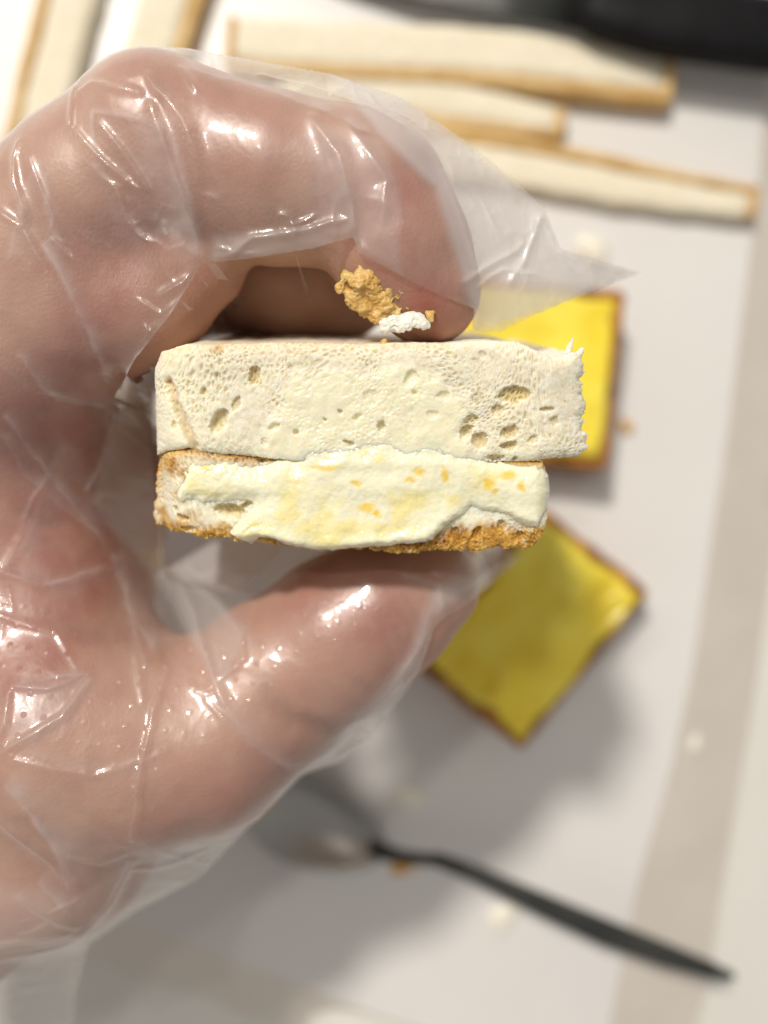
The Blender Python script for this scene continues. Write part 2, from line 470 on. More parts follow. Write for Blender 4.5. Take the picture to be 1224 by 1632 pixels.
for ch in ([(20, 440, 8.0, 1.25), (-150, 800, 7.8, 1.9), (-220, 1300, 7.6, 2.1)],
           [(10, 470, 6.4, 1.2), (-160, 850, 6.3, 1.7), (-240, 1330, 6.9, 2.0)],
           [(0, 520, 5.0, 1.05), (-120, 900, 5.2, 1.4), (-260, 1350, 6.4, 1.8)],
           [(120, 560, 7.8, 1.2), (285, 462, 7.8, .78)],
           [(80, 560, 7.4, 1.3), (118, 750, 7.0, 1.33), (100, 1010, 7.4, 1.35)]):
    body = smin(body, chain(X, Y, Z, ch, .5), .5)
thumb = chain(X, Y, Z, [(110, 1160, 8.8, 1.55), (230, 1185, 8.9, 1.36), (330, 1172, 8.8, 1.27), (440, 1085, 8.7, 1.12), (545, 1010, 8.75, 1.06), (610, 965, 8.75, .98), (672, 926, 8.7, .80)], .22)
index = chain(X, Y, Z, [(60, 430, 9.7, 1.26), (160, 325, 10.05, 1.10), (255, 238, 10.3, 1.0), (340, 262, 10.35, .93), (440, 288, 10.4, .93), (540, 300, 10.4, .86), (596, 318, 10.4, .83), (640, 400, 10.4, .80), (682, 466, 10.4, .64)], .25)
index = smin(index, capsule(X, Y, Z, W(150, 500, 9.9), 1.0, W(236, 488, 10.0), .70), .35)
index = smin(index, capsule(X, Y, Z, W(225, 490, 9.95), .66, W(322, 425, 9.95), .55), .3)
middle = chain(X, Y, Z, [(20, 440, 8.0, 1.2), (240, 325, 8.3, .98), (340, 412, 8.4, .90), (440, 436, 8.4, .84), (490, 448, 8.4, .78), (550, 468, 8.4, .66)], .25)
ring = chain(X, Y, Z, [(10, 470, 6.4, 1.15), (240, 400, 6.6, .92), (340, 446, 6.6, .84), (420, 462, 6.6, .8), (530, 475, 6.6, .62)], .25)
little = chain(X, Y, Z, [(0, 520, 5.0, 1.0), (190, 400, 5.0, .8), (330, 440, 5.0, .7), (400, 490, 5.0, .55)], .25)
D = smin(body, thumb, .45)
D0 = D
D = smin(D0, index, .4)
for f in (middle, ring, little):
    D = smin(D, smin(D0, f, .4), .07)
del body, thumb, index, middle, ring, little, D0
V, Q = surface_nets(D, (hx0, hy0, hz0), HV)
V = smooth_mesh(V, Q, 3, .5)
# upper and lower envelopes of the hand on the XY grid (used to lay the glove over it)
inside = D < 0
zz = hz0 + np.arange(hn[2]) * HV
anyin = inside.any(2)
kt = hn[2] - 1 - np.argmax(inside[:, :, ::-1], 2); kb = np.argmax(inside, 2)
ii, jj = np.nonzero(anyin)
H = np.full(anyin.shape, -50.0); Lw = np.full(anyin.shape, 50.0)
def cross(k, dk):
    k2 = np.clip(k + dk, 0, hn[2] - 1); a = D[ii, jj, k]; b = D[ii, jj, k2]
    t = np.clip(a / (a - b - 1e-9), 0, 1); return zz[k] + dk * t * HV
H[ii, jj] = cross(kt[ii, jj], 1); Lw[ii, jj] = cross(kb[ii, jj], -1)
del D, inside

def to_px(P):
    s = KPX * (CAM_H - P[:, 2]); return 612 + P[:, 0] / s, 816 - P[:, 1] / s
nrm = vert_normals(V, Q)
px, py = to_px(V)
vis = sstep(7.4, 8.2, V[:, 2])
# skin folds: (polyline in photo pixels, depth cm, half width px)
FOLDS = [([(500 + 13 * i, 262 + 9 * i), (506 + 12 * i, 310 + 8 * i), (498 + 13 * i, 372 + 5 * i)], .022, 5) for i in range(6)] + [([(648 + 14 * i, 330 + 12 * i), (662 + 13 * i, 400), (668 + 14 * i, 470)], .018, 5) for i in range(5)] + [([(255 + 12 * i, 118 + 3 * i), (262 + 13 * i, 150), (258 + 14 * i, 185)], .02, 6) for i in range(5)] + [([(600 + 16 * i, 985 - 12 * i), (622 + 16 * i, 1025 - 12 * i), (630 + 16 * i, 1065 - 14 * i)], .022, 7) for i in range(4)] + [([(425, 1085), (432, 1120), (470, 1150), (540, 1172), (610, 1160)], .075, 16), ([(25, 812), (60, 832), (110, 838)], .05, 9),
         ([(70, 690), (85, 720), (88, 770)], .04, 10), ([(130, 646), (170, 652)], .06, 9), ([(590, 335), (625, 345), (668, 352)], .02, 7),
         ([(596, 352), (640, 366)], .018, 6), ([(300, 345), (330, 400)], .04, 16), ([(352, 130), (375, 160)], .015, 8), ([(455, 1010), (520, 950)], .02, 12),
         ([(560, 1085), (610, 1110)], .02, 10), ([(60, 980), (160, 1010), (250, 1012)], .05, 18), ([(270, 1390), (300, 1330), (330, 1300)], .02, 18),
         ([(0, 905), (70, 930), (150, 960)], .02, 10), ([(10, 600), (90, 640)], .02, 12)]
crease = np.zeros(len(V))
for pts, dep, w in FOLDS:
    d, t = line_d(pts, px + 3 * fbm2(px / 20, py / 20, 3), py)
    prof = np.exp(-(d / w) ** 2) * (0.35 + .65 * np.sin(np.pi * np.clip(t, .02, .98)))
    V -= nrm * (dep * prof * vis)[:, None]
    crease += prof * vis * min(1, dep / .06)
V += nrm * (.030 * fbm3(V, 1.1, 5, 3) + .006 * fbm3(V, 5.0, 9, 2))[:, None]
RED = [(185, 400, 110, .7), (95, 610, 150, .6), (640, 300, 90, .55), (130, 860, 140, 1.0), (30, 960, 130, .8), (600, 1040, 90, .45), (440, 1300, 120, .6),
       (380, 240, 90, .45), (560, 930, 120, .6), (690, 480, 70, .6), (40, 1080, 90, .5), (250, 1380, 120, .5), (60, 720, 120, .4), (250, 150, 70, .35)]
red = np.zeros(len(V))
for x, y, r, a in RED: red += a * np.exp(-((px - x) ** 2 + (py - y) ** 2) / r ** 2)
red = np.clip(red + .6 * fbm3(V, .9, 60, 4) + .22 * fbm3(V, 4, 70, 3), 0, 1)
person = tag(empty('person', (-8.5, -7.0, 0)), 'bare hand in a loose clear plastic glove pinching the cut sandwich between thumb and forefinger', 'person')
off = np.array([-8.5, -7.0, 0.0])
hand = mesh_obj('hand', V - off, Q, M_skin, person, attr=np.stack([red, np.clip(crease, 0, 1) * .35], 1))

# ------------------------------------------------------------------ the glove: two thin film sheets sealed along an outline
OUT = [(-160, 380, 8.6), (0, 262, 9.6), (100, 183, 9.9), (210, 99, 10.1), (285, 78, 10.25), (400, 96, 10.3), (530, 119, 10.4), (645, 158, 10.4), (760, 238, 10.4), (868, 330, 10.3),
       (893, 396, 10.2), (950, 412, 9.9), (1022, 435, 9.3), (930, 470, 9.8), (850, 503, 10.2), (800, 528, 10.4), (752, 528, 10.5), (756, 492, 10.75), (700, 470, 11.06), (640, 440, 11.16),
       (572, 403, 11.2), (563, 378, 11.15), (500, 396, 11.1), (400, 412, 11.05), (322, 420, 11.0), (272, 500, 10.95), (216, 572, 10.75), (178, 640, 10.3), (184, 658, 10.0),
       (241, 622, 8.9), (246, 760, 8.3), (256, 860, 8.0), (268, 905, 8.0), (300, 885, 7.9), (340, 862, 7.9), (480, 850, 7.9), (650, 850, 8.0), (815, 880, 8.2), (835, 888, 8.3), (765, 945, 8.4), (692, 985, 8.5),
       (667, 1070, 8.6), (612, 1150, 8.6), (546, 1213, 8.6), (482, 1233, 8.6), (402, 1311, 8.5), (318, 1398, 8.4), (212, 1455, 8.3), (142, 1505, 8.2), (122, 1580, 7.6), (115, 1690, 7.0), (-160, 1800, 7.2)]
OP = np.array([W(*p) for p in OUT]); OXY, OZ = OP[:, :2], OP[:, 2]
def upsample(Hc, xs, ys, fill):
    fx = np.clip((xs - hx0) / HV, 0, hn[0] - 1.001); fy = np.clip((ys - hy0) / HV, 0, hn[1] - 1.001)
    xi, yi = fx.astype(int), fy.astype(int); tx, ty = (fx - xi)[:, None], (fy - yi)[None]
    g = lambda i, j: Hc[np.ix_(xi + i, yi + j)]
    return (g(0, 0) * (1 - tx) + g(1, 0) * tx) * (1 - ty) + (g(0, 1) * (1 - tx) + g(1, 1) * tx) * ty
def membrane(h, it, sign, Hc, gap, start=None):
    xs = np.arange(-11.0, 4.4, h); ys = np.arange(-10.0, 6.6, h)
    XX, YY = np.meshgrid(xs, ys, indexing='ij')
    sd, zb = poly_sd(OXY, XX, YY, OZ)
    ob = upsample(Hc, xs, ys, 0) + sign * gap
    ins = sd > 0
    z = zb.copy() if start is None else start(xs, ys)
    z = np.where(ins, z, zb)
    for _ in range(it):
        a = z.copy()
        a[1:-1, 1:-1] = .25 * (z[2:, 1:-1] + z[:-2, 1:-1] + z[1:-1, 2:] + z[1:-1, :-2])
        a = np.maximum(a, ob) if sign > 0 else np.minimum(a, ob)
        z = np.where(ins, a, zb)
    return xs, ys, XX, YY, sd, z, ob
def interp(xs0, ys0, z0):
    def f(xs, ys):
        fx = np.clip((xs - xs0[0]) / (xs0[1] - xs0[0]), 0, len(xs0) - 1.001); fy = np.clip((ys - ys0[0]) / (ys0[1] - ys0[0]), 0, len(ys0) - 1.001)
        xi, yi = fx.astype(int), fy.astype(int); tx, ty = (fx - xi)[:, None], (fy - yi)[None]
        g = lambda i, j: z0[np.ix_(xi + i, yi + j)]
        return (g(0, 0) * (1 - tx) + g(1, 0) * tx) * (1 - ty) + (g(0, 1) * (1 - tx) + g(1, 1) * tx) * ty
    return f
Hs = np.where(H < -40, -50, H)
c1 = membrane(.1, 900, 1, Hs, .05)
FH = .017
xs, ys, XX, YY, sd, z, ob = membrane(FH, 90, 1, Hs, .045, interp(c1[0], c1[1], c1[5]))
for _ in range(10):
    a = z.copy(); a[1:-1, 1:-1] = .25 * (z[2:, 1:-1] + z[:-2, 1:-1] + z[1:-1, 2:] + z[1:-1, :-2]); z = np.where(sd > 0, a, z)
loose = sstep(.02, .14, z - ob)
# folds pressed into the film: (photo pixels, z of that stretch, height cm, half width cm, sharpness)
RIDGE = [([(20, 560), (90, 640), (178, 650)], 9.9, .04, .05), ([(0, 900), (80, 930), (170, 900)], 9.6, .04, .05), ([(175, 880), (200, 960), (250, 1050)], 9.4, .05, .06), ([(0, 1140), (40, 1200), (160, 1230), (260, 1200)], 10.3, .025, .05), ([(330, 1110), (420, 1200), (470, 1235)], 9.9, .03, .05), ([(110, 700), (60, 800), (20, 900)], 9.7, .04, .05),
         ([(72, 270), (68, 300), (72, 335), (84, 372), (80, 398), (50, 378)], 10.4, .050, .05), ([(95, 300), (112, 345), (128, 385), (118, 410), (148, 440)], 10.4, .028, .04),
         ([(145, 175), (146, 212), (147, 246)], 10.6, .050, .035), ([(147, 184), (175, 176), (215, 190), (252, 198)], 10.7, .035, .04), ([(150, 246), (190, 290), (240, 330)], 10.7, .022, .035),
         ([(186, 234), (220, 275), (252, 325)], 10.8, .030, .035), ([(245, 138), (262, 165), (280, 182), (304, 215), (318, 255), (322, 300)], 11.1, .055, .06), ([(292, 115), (312, 145), (322, 162)], 11.1, .035, .04),
         ([(250, 185), (272, 250), (300, 340), (320, 418)], 11.2, .05, .06), ([(66, 385), (100, 450), (140, 530), (176, 632)], 10.6, .055, .06), ([(0, 655), (50, 720), (110, 800), (175, 880)], 9.9, .045, .05),
         ([(178, 660), (160, 720), (130, 780)], 9.6, .045, .05), ([(498, 195), (540, 260), (562, 330), (568, 395)], 11.2, .05, .07), ([(560, 210), (620, 300), (600, 380)], 11.2, .03, .08),
         ([(864, 345), (842, 395), (812, 455)], 10.4, .05, .045), ([(835, 385), (770, 440), (730, 470)], 10.5, .04, .05), ([(760, 470), (800, 440), (850, 430)], 10.4, .03, .04),
         ([(0, 1250), (50, 1310), (90, 1365), (108, 1420)], 10.0, .065, .07), ([(55, 1405), (90, 1440), (122, 1482)], 9.6, .05, .06), ([(256, 1075), (240, 1180), (226, 1270), (214, 1340)], 10.1, .045, .035),
         ([(135, 1340), (175, 1360), (212, 1345)], 9.6, .04, .035), ([(232, 1345), (190, 1420), (135, 1490)], 9.2, .07, .05), ([(225, 1352), (262, 1368), (330, 1350)], 9.0, .05, .05),
         ([(100, 1430), (140, 1415)], 9.4, .035, .03), ([(60, 1455), (110, 1440)], 9.3, .03, .03), ([(0, 1470), (60, 1462), (125, 1470)], 9.2, .05, .04), ([(0, 1495), (70, 1492), (130, 1490)], 9.0, .05, .04),
         ([(250, 930), (300, 985), (330, 1040), (368, 1110)], 9.6, .06, .06), ([(262, 925), (330, 955), (390, 1005), (398, 1040), (345, 1085)], 9.4, .05, .05),
         ([(28, 1085), (85, 1090), (142, 1074)], 10.2, .05, .04), ([(142, 1074), (128, 1110), (112, 1135), (20, 1190)], 10.2, .055, .045), ([(25, 1090), (30, 1140), (15, 1190)], 10.2, .045, .04),
         ([(0, 980), (90, 1010), (130, 1060)], 10.0, .03, .05), ([(680, 1000), (620, 1090), (540, 1180), (460, 1240)], 9.0, .05, .06), ([(560, 1140), (578, 1180), (545, 1205)], 8.9, .06, .05),
         ([(330, 420), (400, 375), (470, 372), (556, 355)], 11.2, .05, .05), ([(345, 390), (420, 400)], 11.2, .025, .03), ([(460, 362), (500, 350)], 11.2, .03, .03),
         ([(588, 150), (600, 178), (612, 192)], 10.7, .04, .04), ([(420, 130), (520, 160), (590, 192), (640, 225)], 10.7, .03, .05), ([(700, 300), (735, 370), (760, 450)], 10.6, .03, .06),
         ([(200, 960), (230, 1040), (250, 1100)], 9.5, .03, .04), ([(180, 880), (230, 900), (262, 935)], 8.7, .05, .05), ([(185, 660), (215, 700), (240, 740)], 9.0, .03, .04), ([(285, 885), (330, 910), (400, 890)], 8.0, .04, .05),
         ([(640, 900), (720, 930), (790, 905)], 8.6, .04, .06), ([(690, 900), (700, 960), (660, 1040)], 8.8, .03, .05), ([(300, 1100), (360, 1130), (420, 1200)], 10.1, .02, .06), ([(215, 475), (255, 500), (280, 480)], 11.0, .02, .03),
         ([(270, 500), (235, 535), (218, 560)], 10.95, .04, .03), ([(250, 470), (300, 440), (318, 425)], 11.05, .05, .05), ([(230, 520), (245, 540)], 10.9, .03, .025)]
ridge = np.zeros_like(z); rsum = np.zeros_like(z)
wob = .035 * fbm2(XX * 2.2, YY * 2.2, 90, 3)
for pts, zr, hgt, w in RIDGE:
    P = [W(x, y, zr)[:2] for x, y in pts]
    lo, hi = np.min(P, 0) - .5, np.max(P, 0) + .5
    i0, i1 = np.searchsorted(xs, lo[0]), np.searchsorted(xs, hi[0]); j0, j1 = np.searchsorted(ys, lo[1]), np.searchsorted(ys, hi[1])
    sl = (slice(i0, i1), slice(j0, j1))
    if i1 <= i0 or j1 <= j0: continue
    d, t = line_d(P, XX[sl] + wob[sl], YY[sl] - wob[sl])
    pr = np.exp(-(d / w) ** 1.4) * (.5 + .5 * np.sin(np.pi * np.clip(t * .9 + .05, 0, 1)) ** .7)
    ridge[sl] = np.maximum(ridge[sl], 1.25 * hgt * pr); rsum[sl] = np.maximum(rsum[sl], pr)
edge = sstep(.0, .06, sd)
crump = 1 - np.abs(fbm2(XX * 1.3 + .4 * YY, YY * .8, 120, 3)) * 2.2
crump2 = 1 - np.abs(fbm2(XX * 3.1 - YY, YY * 2.3 + XX, 130, 2)) * 2.0
cz = np.clip(crump, 0, 1) ** 3 * .035 + np.clip(crump2, 0, 1) ** 5 * .006
z2 = z + edge * (ridge * 1.0 + cz * (.35 + .65 * loose) + .008 * loose * fbm2(XX * 6, YY * 6, 140, 2))
keep_v = sd > -FH * .75
keep = keep_v[:-1, :-1] & keep_v[1:, :-1] & keep_v[:-1, 1:] & keep_v[1:, 1:]
used, FQ = grid_faces(keep)
gx = np.gradient(sd, FH, axis=0); gy = np.gradient(sd, FH, axis=1)
mv = np.where(sd < FH * .55, -sd, 0)
FX, FY = XX + gx * mv, YY + gy * mv
FV = np.stack([FX.ravel()[used], FY.ravel()[used], z2.ravel()[used]], 1)
fpx, fpy = to_px(FV)
DOTS = [([(20, 1000), (120, 990), (150, 1090), (100, 1190), (20, 1190)], 1), ([(250, 925), (330, 940), (420, 1000), (390, 1120), (330, 1090)], 1), ([(190, 1060), (270, 1060), (240, 1350), (180, 1350)], 1)]
dots = np.zeros(len(FV))
for pl, a in DOTS:
    q = poly_sd(pl, fpx, fpy); dots = np.maximum(dots, sstep(-15, 10, q))
dots = np.clip(dots + .25 * sstep(900, 1000, fpy), 0, 1)
haze = np.zeros(len(FV))
for pl, a in (([(520, 110), (645, 158), (870, 330), (895, 400), (1025, 435), (850, 505), (755, 530), (735, 440), (690, 300), (600, 215)], 1.0), ([(250, 915), (330, 935), (400, 1000), (380, 1050), (355, 1115), (300, 1020)], .5),
              ([(340, 375), (560, 350), (570, 400), (330, 418)], .5), ([(490, 190), (610, 220), (640, 300), (640, 440), (570, 400)], .35), ([(835, 885), (690, 985), (660, 1080), (540, 1215), (400, 1312), (300, 1370), (540, 1170), (650, 1040), (690, 930)], .7),
              ([(250, 180), (275, 185), (330, 420), (318, 420)], .4), ([(25, 1085), (142, 1072), (112, 1135), (10, 1195)], .30), ([(240, 622), (180, 660), (140, 800), (250, 930), (260, 860)], .42), ([(265, 905), (340, 860), (480, 850), (380, 945), (290, 930)], .8), ([(0, 1400), (130, 1420), (230, 1350), (320, 1385), (130, 1500), (120, 1700), (-160, 1800)], .28)):
    q = poly_sd(pl, fpx, fpy); haze = np.maximum(haze, a * sstep(-8, 14, q))
rs = rsum.ravel()[used]
# creased bands where the film is doubled over: one crisp edge, fading to the other side
for pts, wpx, a in (([(250, 182), (272, 250), (300, 340), (322, 420)], -44, .55), ([(66, 385), (100, 450), (140, 530), (178, 632)], 14, .55), ([(0, 655), (50, 720), (110, 800), (175, 880)], 10, .45), ([(0, 690), (40, 760), (150, 850)], 18, .30), ([(183, 655), (165, 720), (130, 790)], 10, .4),
                    ([(180, 638), (214, 570), (270, 500), (321, 421)], 22, .55), ([(498, 190), (540, 255), (563, 330), (570, 398)], -50, .55), ([(0, 1245), (50, 1305), (90, 1360), (110, 1425)], 30, .5), ([(55, 1405), (90, 1440), (124, 1485)], 22, .45), ([(30, 1088), (142, 1074)], -8, .4), ([(142, 1074), (110, 1135), (10, 1195)], 14, .5),
                    ([(285, 105), (400, 135), (520, 175), (612, 222)], 16, .5), ([(150, 246), (200, 330), (260, 440)], -24, .22), ([(20, 560), (90, 640), (178, 650)], 16, .35), ([(60, 250), (30, 330), (10, 420)], 22, .3), ([(0, 900), (80, 930), (170, 900)], 14, .35), ([(175, 880), (200, 960), (250, 1050)], 18, .35), ([(0, 1140), (40, 1200), (160, 1230), (260, 1200)], 16, .25), ([(330, 1110), (420, 1200), (470, 1235)], 18, .3), ([(110, 700), (60, 800), (20, 900)], 20, .3), ([(215, 1345), (262, 1368), (330, 1350)], 14, .4), ([(230, 1350), (190, 1420), (135, 1490)], 12, .4), ([(0, 1470), (60, 1462), (125, 1470)], 12, .35), ([(668, 1070), (610, 1150), (545, 1212), (480, 1232), (400, 1311)], 8, .6), ([(265, 930), (335, 955), (392, 1005), (398, 1040)], 10, .35), ([(864, 345), (842, 395), (812, 455)], 9, .7), ([(830, 385), (770, 440), (735, 475)], 14, .4), ([(145, 246), (146, 180), (200, 184), (252, 198)], 6, .5), ([(72, 270), (70, 330), (84, 372), (60, 398)], 8, .5)):
    jx, jy = fpx + 4 * fbm2(fpx / 22, fpy / 22, 171, 2), fpy + 4 * fbm2(fpx / 22, fpy / 22, 173, 2)
    d, t = line_d(pts, jx, jy)
    d2, _ = line_d([(x + np.sign(wpx) * .5, y) for x, y in pts], jx, jy)
    side = d2 > d
    prof = np.where(side, np.exp(-d / 2.2), np.exp(-(d / abs(wpx)) ** 1.5)) * sstep(0, .06, t) * sstep(1.0, .88, t)
    haze = np.maximum(haze, 1.2 * a * prof * (.75 + .5 * fbm2(fpx / 30, fpy / 30, 175, 2)))
haze = np.clip(haze + .10 * rs + .05 * fbm2(fpx / 60, fpy / 60, 150, 3), 0, 1)
# rear sheet
Ls = np.where(Lw > 40, 50, Lw)
b1 = membrane(.1, 900, -1, Ls, .04)
keepb = b1[4] > -.02; kb_ = keepb[:-1, :-1] & keepb[1:, :-1] & keepb[:-1, 1:] & keepb[1:, 1:]
ub, BQ = grid_faces(kb_)
bz = b1[5] - .02 - .05 * sstep(0, .3, b1[4]) * (1 + np.abs(fbm2(b1[2] * 1.2, b1[3] * 1.2, 160, 2)))
gx = np.gradient(b1[4], .1, axis=0); gy = np.gradient(b1[4], .1, axis=1); mv = np.where(b1[4] < .055, -b1[4], 0)
BV = np.stack([(b1[2] + gx * mv).ravel()[ub], (b1[3] + gy * mv).ravel()[ub], bz.ravel()[ub]], 1)
AV = np.concatenate([FV, BV]); AQ = np.concatenate([FQ, BQ[:, ::-1] + len(FV)])
at = np.concatenate([np.stack([dots, haze], 1), np.tile([0, .05], (len(BV), 1))])
mesh_obj('plastic_glove', AV - off, AQ, M_film, person, attr=at)

# ------------------------------------------------------------------ the sandwich
TILT = math.radians(14)
SO = W(585, 715, 10.8)
s_e2 = np.array([0, math.cos(TILT), math.sin(TILT)]); s_n = np.array([0, -math.sin(TILT), math.cos(TILT)])
def FP(px, py):
    """photo pixel -> (u,v) on the cut face plane of the sandwich"""
    d = np.array([(px - 612) * KPX, -(py - 816) * KPX, -1.0]); c = np.array([0, 0, CAM_H])
    t = ((SO - c) @ s_n) / (d @ s_n); p = c + d * t - SO
    return np.array([p[0], p @ s_e2])
PXC = np.linalg.norm(FP(586, 715) - FP(585, 715))     # cm per photo pixel on the face
sand = tag(empty('sandwich', SO, (TILT, 0, 0)), 'crustless sandwich held in the gloved hand, pale condensed milk oozing from its cut face', 'sandwich')

PORES = [(405, 598, 9, 16, -15, .07), (378, 642, 6, 13, -20, .05), (349, 670, 13, 22, -35, .11), (275, 680, 5, 8, 0, .05), (437, 680, 11, 6, 20, .05), (471, 688, 5, 6, 0, .06), (424, 705, 8, 7, 0, .06), (438, 709, 5, 8, -30, .06),
         (608, 680, 6, 10, 0, .10), (557, 706, 9, 5, -15, .08), (541, 656, 4, 5, 0, .06), (517, 668, 3, 4, 30, .05), (570, 664, 9, 5, 30, .05), (592, 632, 14, 11, 0, .03), (592, 642, 6, 5, 0, .04), (655, 603, 10, 13, -30, .06), (661, 626, 5, 5, 0, .06),
         (706, 630, 11, 7, 0, .04), (744, 688, 10, 14, -30, .12), (765, 702, 14, 14, -30, .08), (752, 668, 14, 8, 10, .06), (762, 635, 9, 10, 0, .03), (820, 629, 26, 13, 5, .08), (812, 634, 8, 7, 0, .05), (793, 654, 10, 10, 0, .06), (812, 689, 14, 11, 10, .08), (811, 711, 13, 8, 0, .09),
         (872, 653, 12, 5, 0, .05), (885, 671, 8, 8, 0, .04), (790, 730, 17, 6, 0, .06), (822, 731, 5, 4, 0, .06), (715, 610, 8, 6, 0, .02), (535, 605, 26, 10, 0, .03), (480, 640, 8, 6, 0, .03), (690, 660, 9, 7, 0, .03), (850, 700, 9, 7, 20, .05), (345, 600, 5, 9, 15, .03), (325, 625, 5, 8, 10, .03)]
PORES_B = [(365, 814, 28, 11, -8, .13), (392, 806, 14, 6, 20, .08), (288, 824, 11, 6, -15, .08), (278, 812, 6, 6, 0, .05), (417, 737, 8, 6, 0, .09), (443, 737, 10, 6, 10, .09), (472, 741, 8, 9, 0, .09), (376, 771, 5, 3, 30, .06), (800, 838, 10, 9, -30, .06), (760, 850, 8, 12, -20, .08), (725, 850, 7, 10, -20, .06), (830, 855, 7, 8, 0, .05), (300, 845, 14, 6, 0, .05)]
def pore_field(U, Vv, lst, seed, n_rand, lo, hi):
    dep = np.zeros_like(U); msk = np.zeros_like(U)
    r = np.random.default_rng(seed)
    items = []
    for x, y, a, b, ang, dp in lst:
        c = FP(x, y); items.append((c[0], c[1], a * PXC, b * PXC, math.radians(ang), dp, 1.0))
    for _ in range(n_rand):
        k = r.random() ** 2.2
        a = .008 + .032 * k
        items.append((r.uniform(lo[0], hi[0]), r.uniform(lo[1], hi[1]), a, a * r.uniform(.6, 1.5), r.uniform(0, 3), a * r.uniform(.35, .9), .35))
    wu = .034 * fbm2(U * 10, Vv * 10, seed + 5, 4, .65); wv = .034 * fbm2(U * 10 + 40, Vv * 10, seed + 6, 4, .65)
    h = U[1, 0] - U[0, 0]
    for cx, cy_, a, b, ang, dp, ms in items:
        m = max(a, b) * 1.3 + .03
        i0, i1 = int((cx - m - U[0, 0]) / h), int((cx + m - U[0, 0]) / h) + 1; j0, j1 = int((cy_ - m - Vv[0, 0]) / h), int((cy_ + m - Vv[0, 0]) / h) + 1
        i0, j0 = max(i0, 0), max(j0, 0)
        if i1 <= i0 or j1 <= j0 or i0 >= U.shape[0] or j0 >= U.shape[1]: continue
        sl = (slice(i0, i1), slice(j0, j1))
        s_ = 1.0 if ms == 1 else .5
        x = U[sl] - cx + wu[sl] * s_; y = Vv[sl] - cy_ + wv[sl] * s_
        q = ((x * math.cos(ang) + y * math.sin(ang)) / a) ** 2 + ((-x * math.sin(ang) + y * math.cos(ang)) / b) ** 2
        pr = np.sqrt(np.clip(1 - q, 0, 1)) ** .8
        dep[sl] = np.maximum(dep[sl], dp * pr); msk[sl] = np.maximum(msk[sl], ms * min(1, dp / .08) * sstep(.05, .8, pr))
    return dep, msk
def slab(poly_px, name, hs, warp, wfun, depth, steps, mat, parent, attrf, seed, label=None, inset=0.0, side_noise=.03):
    P = np.array([FP(x, y) for x, y in poly_px]); lo, hi = P.min(0) - .25, P.max(0) + .25
    us = np.arange(lo[0], hi[0], hs); vs_ = np.arange(lo[1], hi[1], hs)
    U, Vv = np.meshgrid(us, vs_, indexing='ij')
    du, dv = warp(U, Vv)
    sd = poly_sd(P, U + du, Vv + dv)
    kv = sd > 0
    keep = kv[:-1, :-1] & kv[1:, :-1] & kv[:-1, 1:] & kv[1:, 1:]
    w, A = wfun(U, Vv, sd), None
    A = attrf(U, Vv, sd)
    used, Qf = grid_faces(keep)
    V = np.stack([U.ravel()[used], Vv.ravel()[used], w.ravel()[used]], 1); A = A.reshape(-1, 3)[used]
    E = boundary_edges(Qf)
    bv, inv = np.unique(E, return_inverse=True); E2 = inv.reshape(E.shape)
    SB = V[bv].copy()
    for _ in range(40):
        acc = np.zeros_like(SB); cn = np.zeros(len(SB))
        np.add.at(acc, E2[:, 0], SB[E2[:, 1]]); np.add.at(acc, E2[:, 1], SB[E2[:, 0]]); np.add.at(cn, E2.ravel(), 1)
        SB = .5 * SB + .5 * acc / np.maximum(cn, 1)[:, None]
    Vs, As, Fs = [V], [A], [Qf]; prev = bv; base = len(V)
    c = P.mean(0)
    for j in range(1, steps + 1):
        f = j / steps
        wgt = min(1, f * depth / .25); B = V[bv] * (1 - wgt) + SB * wgt; B[:, 2] -= depth * f
        if side_noise:
            for k in (0, 1): B[:, k] += side_noise * fbm3(B + 20, 3.0, seed + 9 * k, 3) * min(1, f * 6)
        B[:, :2] -= (B[:, :2] - c) * inset * min(1, f * 3)
        ids = base + np.arange(len(bv)); base += len(bv)
        pi = prev[E2] if j == 1 else prev[E2]
        Fs.append(np.stack([pi[:, 1], pi[:, 0], ids[E2[:, 0]], ids[E2[:, 1]]], 1))
        Vs.append(B); a = A[bv].copy(); As.append(a)
        prev = ids
    # rear face
    Bk = V.copy(); Bk[:, 2] = Bk[:, 2] - depth; Bk[:, :2] -= (Bk[:, :2] - c) * inset
    Vs.append(Bk); As.append(A); Fs.append(Qf[:, ::-1] + base)
    o = mesh_obj(name, np.concatenate(Vs), np.concatenate(Fs), mat, parent, attr=np.concatenate(As))
    if label: o['label'] = label
    return o

